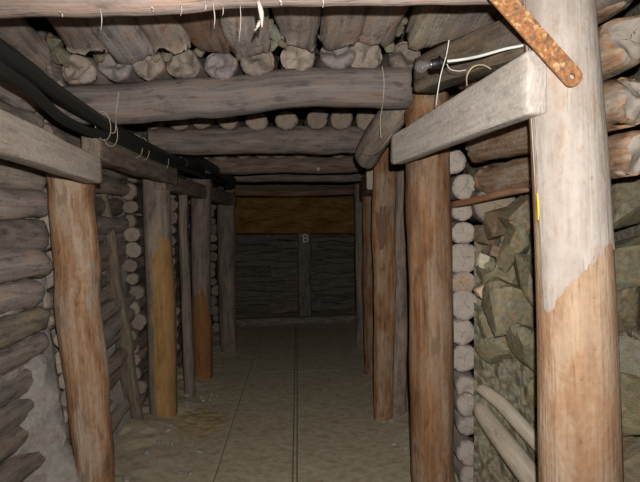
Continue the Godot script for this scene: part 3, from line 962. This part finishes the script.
func build_recess() -> void:
	# bare rock and packing stones in the open bay on the right
	var list := [
		[520, 215, 3.0, 0.10, 0.09, 0.7, 0.72, 0.62], [498, 222, 3.2, 0.09, 0.08, 0.55, 0.5, 0.42], [515, 245, 3.0, 0.09, 0.10, 0.62, 0.68, 0.55],
		[505, 280, 3.1, 0.10, 0.10, 0.72, 0.8, 0.62], [527, 275, 2.9, 0.07, 0.12, 0.62, 0.66, 0.56], [490, 272, 3.3, 0.075, 0.08, 0.85, 0.8, 0.68],
		[512, 312, 3.0, 0.13, 0.13, 0.78, 0.78, 0.66], [492, 318, 3.25, 0.09, 0.11, 0.85, 0.8, 0.7], [530, 345, 2.85, 0.10, 0.10, 1.0, 0.9, 0.68],
		[500, 352, 3.15, 0.10, 0.06, 0.85, 0.82, 0.66], [534, 392, 2.95, 0.07, 0.06, 0.85, 0.78, 0.6],
		[485, 235, 3.35, 0.07, 0.05, 0.5, 0.45, 0.38],
		[628, 205, 2.6, 0.14, 0.10, 0.6, 0.66, 0.58], [640, 255, 2.5, 0.14, 0.12, 0.6, 0.66, 0.56], [622, 300, 2.6, 0.12, 0.12, 0.66, 0.68, 0.56],
		[632, 365, 2.4, 0.09, 0.08, 1.05, 1.05, 0.95], [645, 400, 2.3, 0.13, 0.09, 0.8, 0.76, 0.6], [626, 440, 2.4, 0.12, 0.09, 0.85, 0.8, 0.66], [642, 475, 2.2, 0.12, 0.10, 0.72, 0.7, 0.6],
	]
	for k in list:
		var p := spot(k[0], k[1], k[2])
		var o := put("rock", stone(Vector3(k[3], k[4], k[3] * 0.9) * 1.5, M.rock, Color(k[5] * 1.05, k[6] * 0.92, k[7] * 0.92) * 1.35, 11, 16), p, wall_right)
		o.rotation = Vector3(rng.randf() * 0.6, rng.randf() * 6.0, rng.randf() * 0.6)
	# dust and rubble run down between the sawn ends and the rock
	for w in [[[474, 552], [235, 520], 3.42, 2.70], [[604, 665], [330, 540], 2.75, 2.15]]:
		put("rubble_slope", sheet(func(a, b):
			var px := lerpf(w[0][0], w[0][1], a)
			var py := lerpf(w[1][0], w[1][1], b)
			var n := bump.get_noise_2d(px * 1.3, py * 1.3)
			var n2 := bump.get_noise_2d(px * 5.0 + 40.0, py * 5.0)
			return spot(px, py, lerpf(w[2], w[3], a * 0.6 + b * 0.4) + 0.10 * n + 0.045 * n2), 40, 70, Vector3(0.25, -0.1, -0.2), M.rock, Color(1.05, 1.03, 0.93)), Vector3.ZERO, wall_right)
	# packing pieces between the sawn ends and the rock
	for k in [[498, 253, 3.12, 0.055, 0.028, 0.05, 0.42, 0.34, 0.27, 0.3], [487, 289, 3.15, 0.055, 0.03, 0.045, 1.05, 0.86, 0.66, -0.45], [482, 261, 3.25, 0.03, 0.04, 0.03, 1.15, 1.0, 0.85, 0.3], [506, 264, 3.1, 0.05, 0.03, 0.04, 0.9, 0.85, 0.75, 0.2]]:
		var p := spot(k[0], k[1], k[2])
		var half: Vector3 = Vector3(cos(k[9]), -sin(k[9]), 0.1) * float(k[3])
		put("wooden_wedge", timber([p - half, p + half], {"r": [k[5], k[5]], "h": [k[4], k[4]], "n": 8.0, "mat": M.sawn, "endmat": M.sawn, "tint": Color(k[6], k[7], k[8]), "segs": 20}), p - half, wall_right)
	# broken round end hanging under the lagging
	var rp := spot(495, 203, 3.2)
	lag(wall_right, "lagging_log", rp, rp + Vector3(0.1, 0.02, -0.9), 0.11, M.bark, tone(0.6), Color(0.7, 0.64, 0.55))
	# thin plank under the lagging
	var a := spot(456, 204, 3.25)
	var b := spot(534, 187, 2.75)
	var pl := put("thin_plank", timber([a, (a + b) / 2.0, b], {"r": [0.03, 0.03, 0.03], "h": [0.015, 0.015, 0.018], "n": 6.0, "mat": M.post, "endmat": M.post, "tint": Color(0.72, 0.54, 0.44), "segs": 16}), a)
	tag(pl, "thin reddish plank lying under the right lagging logs", "plank")
	# poles fallen against the rubble
	for k in [[[[481, 388], [502, 404], [520, 424], [545, 452]], 0.036, Color(0.98, 0.94, 0.84), "upper grey dusty pole lying on the rubble slope", 3.15, 2.75], [[[480, 408], [497, 432], [516, 458], [545, 496]], 0.052, Color(1.0, 0.95, 0.85), "thicker lower dusty pole lying on the rubble slope", 3.2, 2.6]]:
		var pts := []
		var n: int = k[0].size()
		for i in n:
			pts.append(spot(k[0][i][0], k[0][i][1], lerpf(k[4], k[5], float(i) / (n - 1))))
		var o := put("fallen_pole", timber(pts, {"r": [k[1] * 0.8, k[1], k[1] * 1.05, k[1]], "mat": M.sawn, "endmat": M.end, "tint": k[2], "lump": 0.05}), pts[0])
		tag(o, k[3], "pole", "fallen poles")


func build_pipes() -> void:
	# upper pipe and its sagging companion, tied together with wire
	var up := [spot(-60, 6, 1.80), spot(0, 49, 2.10), spot(30, 71, 2.32), spot(60, 94, 2.62), spot(112, 128, 3.3), spot(160, 153, 4.4), spot(196, 168, 5.8), spot(220, 176, 7.2)]
	var lo := [spot(-60, 18, 1.78), spot(0, 68, 2.08), spot(30, 89, 2.34), spot(60, 117, 2.68), spot(88, 131, 3.02), spot(112, 137, 3.36), spot(160, 160, 4.45), spot(198, 174, 5.8), spot(224, 182, 7.2)]
	up.insert(0, up[0] + (up[0] - up[1]) * 4.0)
	lo.insert(0, lo[0] + (up[0] - up[1]))
	var a := put("black_pipe", tube(up, 0.031, M.rubber, 60, 16), up[0])
	tag(a, "thick black pipe running straight along the left wall", "pipe")
	var b := put("black_hose", tube(lo, 0.0225, M.rubber, 70, 16), lo[0])
	tag(b, "thinner black hose sagging below the thick pipe", "hose")
	# coil and slack at the far end
	var coil := [spot(183, 163, 5.2), spot(196, 160, 5.6), spot(212, 168, 6.0), spot(226, 176, 6.6), spot(233, 182, 7.2), spot(228, 186, 7.4)]
	var c := put("hose_bundle", tube(coil, 0.045, M.rubber, 40, 14), coil[0])
	tag(c, "slack end of black hose bunched under the far beams", "hose")
	# wire ties
	for k in [[103, 126, 3.18, 0.056, 12], [110, 132, 3.3, 0.06, 0], [136, 146, 3.9, 0.055, 0], [143, 149, 4.05, 0.055, 0], [163, 160, 4.6, 0.055, 0]]:
		var p := spot(k[0], k[1], k[2])
		var ring := []
		for i in 17:
			var t := TAU * i / 16.0
			ring.append(p + Vector3(cos(t) * 0.045, sin(t) * (k[3] + 0.014), 0.03 * sin(t + 0.8)))
		var o := put("wire_tie", tube(ring, 0.0018, M.twine, 48, 6), ring[0])
		tag(o, "thin pale wire tied round the black pipe and hose", "wire", "wire ties round the pipes")
	var h := [spot(119, 92, 3.12), spot(116, 112, 3.12), spot(116, 122, 3.18), spot(115, 132, 3.2), spot(111, 133, 3.2)]
	var w := put("hanging_wire", tube(h, 0.0018, M.twine, 24, 6), h[0])
	tag(w, "pale wire hanging from the bent beam to the pipes", "wire")


func lathe(profile: Array, axis: Vector3, mat: Material, segs := 24) -> ArrayMesh:
	# profile of [distance along axis, radius]
	var st := SurfaceTool.new()
	st.begin(Mesh.PRIMITIVE_TRIANGLES)
	st.set_smooth_group(0)
	var d := axis.normalized()
	var u := Vector3.UP.cross(d).normalized()
	var v := d.cross(u)
	for i in profile.size() - 1:
		for j in segs:
			var a0 := TAU * j / segs
			var a1 := TAU * (j + 1) / segs
			var e0 := u * cos(a0) + v * sin(a0)
			var e1 := u * cos(a1) + v * sin(a1)
			var p: Array = profile[i]
			var q: Array = profile[i + 1]
			var c := [d * p[0] + e0 * p[1], d * p[0] + e1 * p[1], d * q[0] + e1 * q[1], d * q[0] + e0 * q[1]]
			for k in [0, 2, 1, 0, 3, 2]:
				st.add_vertex(c[k])
	st.generate_normals()
	var m := st.commit()
	m.surface_set_material(0, mat)
	return m


func build_bulb() -> void:
	var z := 2.2
	var tip := spot(414.5, 68, z)
	var sock := spot(434, 64, z)
	var axis := (sock - tip).normalized()
	var k := 0.0225
	var n := base("light_bulb", tip)
	put("glass", lathe([[0.0, 0.0005], [0.002, k * 0.35], [0.006, k * 0.66], [0.013, k * 0.9], [0.022, k], [0.031, k * 0.93], [0.040, k * 0.72], [0.049, k * 0.55], [0.058, k * 0.5]], axis, M.glass), Vector3.ZERO, n)
	put("screw_cap", lathe([[0.055, 0.001], [0.055, k * 0.52], [0.060, k * 0.58], [0.064, k * 0.52], [0.068, k * 0.58], [0.075, k * 0.52], [0.075, 0.001]], axis, M.brass), Vector3.ZERO, n)
	var stem := [tip + axis * 0.056, tip + axis * 0.032]
	put("stem", tube(stem, 0.004, M.glass, 4, 8), stem[0] - tip, n)
	var fl := []
	for i in 9:
		var t := -1.0 + i / 4.0
		fl.append(tip + axis * (0.026 + 0.006 * t * t) + Vector3.UP * 0.009 * t)
	put("filament", tube(fl, 0.0006, M.brass, 16, 5), fl[0] - tip, n)
	tag(n, "unlit clear light bulb hanging in a black socket", "light bulb")
	var s := base("bulb_socket", tip + axis * 0.062)
	put("body", lathe([[0.0, 0.003], [0.0, 0.017], [0.004, 0.018], [0.034, 0.018], [0.042, 0.012], [0.056, 0.009], [0.056, 0.001]], axis, M.black), Vector3.ZERO, s)
	put("clip", lathe([[0.030, 0.001], [0.030, 0.024], [0.035, 0.024], [0.035, 0.001]], axis, M.black), Vector3.ZERO, s)
	tag(s, "black lamp socket at the end of the white cable", "socket")
	var c := [spot(445, 61.5, 2.2), spot(462, 59.5, 2.2), spot(480, 56, 2.15), spot(505, 49, 2.1), spot(527, 44, 2.08), spot(560, 30, 2.1), spot(592, 6, 2.12), spot(612, -10, 2.0)]
	var o := put("white_cable", tube(c, 0.0052, M.cable, 50, 10), c[0])
	tag(o, "white electric cable leading from the bulb to the strapped post", "cable")
	var t1 := [spot(449, 40, 2.16), spot(447, 52, 2.17), spot(445, 60, 2.19), spot(441, 74, 2.18), spot(438, 90, 2.2), spot(436, 106, 2.25)]
	var w := put("tie_string", tube(t1, 0.0019, M.cable, 24, 6), t1[0])
	tag(w, "white string tying the lamp socket to the dark timber", "string")
	var t2 := [spot(446, 62, 2.2), spot(450, 69, 2.2), spot(458, 71, 2.2), spot(466, 70, 2.2)]
	w = put("tie_string", tube(t2, 0.0014, M.cable, 16, 6), t2[0])
	tag(w, "short loose string end dangling beside the lamp socket", "string")
	var t3 := [spot(467, 86, 2.35), spot(467, 76, 2.3), spot(473, 67, 2.28), spot(483, 65, 2.3), spot(491, 69, 2.32)]
	w = put("bent_wire", tube(t3, 0.003, M.twine, 24, 6), t3[0])
	tag(w, "bent pale wire looped over the sawn rail", "wire")


func build_details() -> void:
	# rusty iron strap with a bolt hole, nailed slantwise over the near post
	var p := spot(494, -12, 1.80)
	var q := spot(578, 82, 1.795)
	var dir := (q - p).normalized()
	var length := p.distance_to(q)
	var strap := CSGCombiner3D.new()
	strap.name = "iron_strap"
	var poly := CSGPolygon3D.new()
	poly.name = "bar"
	var out := PackedVector2Array()
	var hw := 0.031
	out.append(Vector2(-0.05, -hw))
	for i in 13:
		var a := -PI / 2 + PI * i / 12.0
		out.append(Vector2(length - hw * 0.6 + cos(a) * hw * 0.75, sin(a) * hw))
	out.append(Vector2(-0.05, hw))
	poly.polygon = out
	poly.depth = 0.008
	poly.material = M.rust
	strap.add_child(poly)
	var hole := CSGCylinder3D.new()
	hole.name = "hole"
	hole.operation = CSGShape3D.OPERATION_SUBTRACTION
	hole.radius = 0.0085
	hole.height = 0.05
	hole.sides = 20
	hole.rotation_degrees.x = 90
	hole.position = Vector3(length - hw * 0.75, 0, 0)
	hole.material = M.rust
	strap.add_child(hole)
	var zv := (Vector3(0.1, 0, 1) - dir * Vector3(0.1, 0, 1).dot(dir)).normalized()
	strap.transform = Transform3D(Basis(dir, zv.cross(dir), zv), p)
	add_child(strap)
	tag(strap, "rusty flat iron strap with a bolt hole slanting over the pale post", "strap")
	# string over the bent beam
	var s := [spot(382, 66, 3.12), spot(384, 80, 3.10), spot(383.5, 96, 3.12), spot(382, 108, 3.2), spot(380, 122, 3.25), spot(381, 138, 3.25)]
	var o := put("hanging_string", tube(s, 0.0022, M.twine, 24, 6), s[0])
	tag(o, "pale string hanging over the bent cap beam", "string")
	s = [spot(359, 149, 3.98), spot(366, 155, 3.78), spot(377, 152, 3.62), spot(386, 142, 3.50), spot(392, 134, 3.48)]
	o = put("bent_wire", tube(s, 0.0022, M.twine, 24, 6), s[0])
	tag(o, "wire slung across the weathered rail above the stained post", "wire")
	# loose stones along the foot of the walls
	for i in 46:
		var left := i % 3 != 0
		var x := rng.randf_range(-1.05, -0.66) if left else rng.randf_range(0.6, 0.82)
		var z := rng.randf_range(-3.4, -5.6) if left else rng.randf_range(-3.7, -4.7)
		var r := rng.randf_range(0.008, 0.03) * (1.0 if left else 0.8)
		var st := put("loose_stone", stone(Vector3(r * 1.2, r * 0.7, r), M.mud, tone(rng.randf_range(0.7, 1.05)), 8, 5), Vector3(x, floor_height(x, z) + r * 0.35, z))
		st.rotation.y = rng.randf() * 6.0
		tag(st, "small grey stone lying in the dirt by the %s" % ("left posts" if left else "right posts"), "stone", "stones along the left wall foot" if left else "stones along the right wall foot")
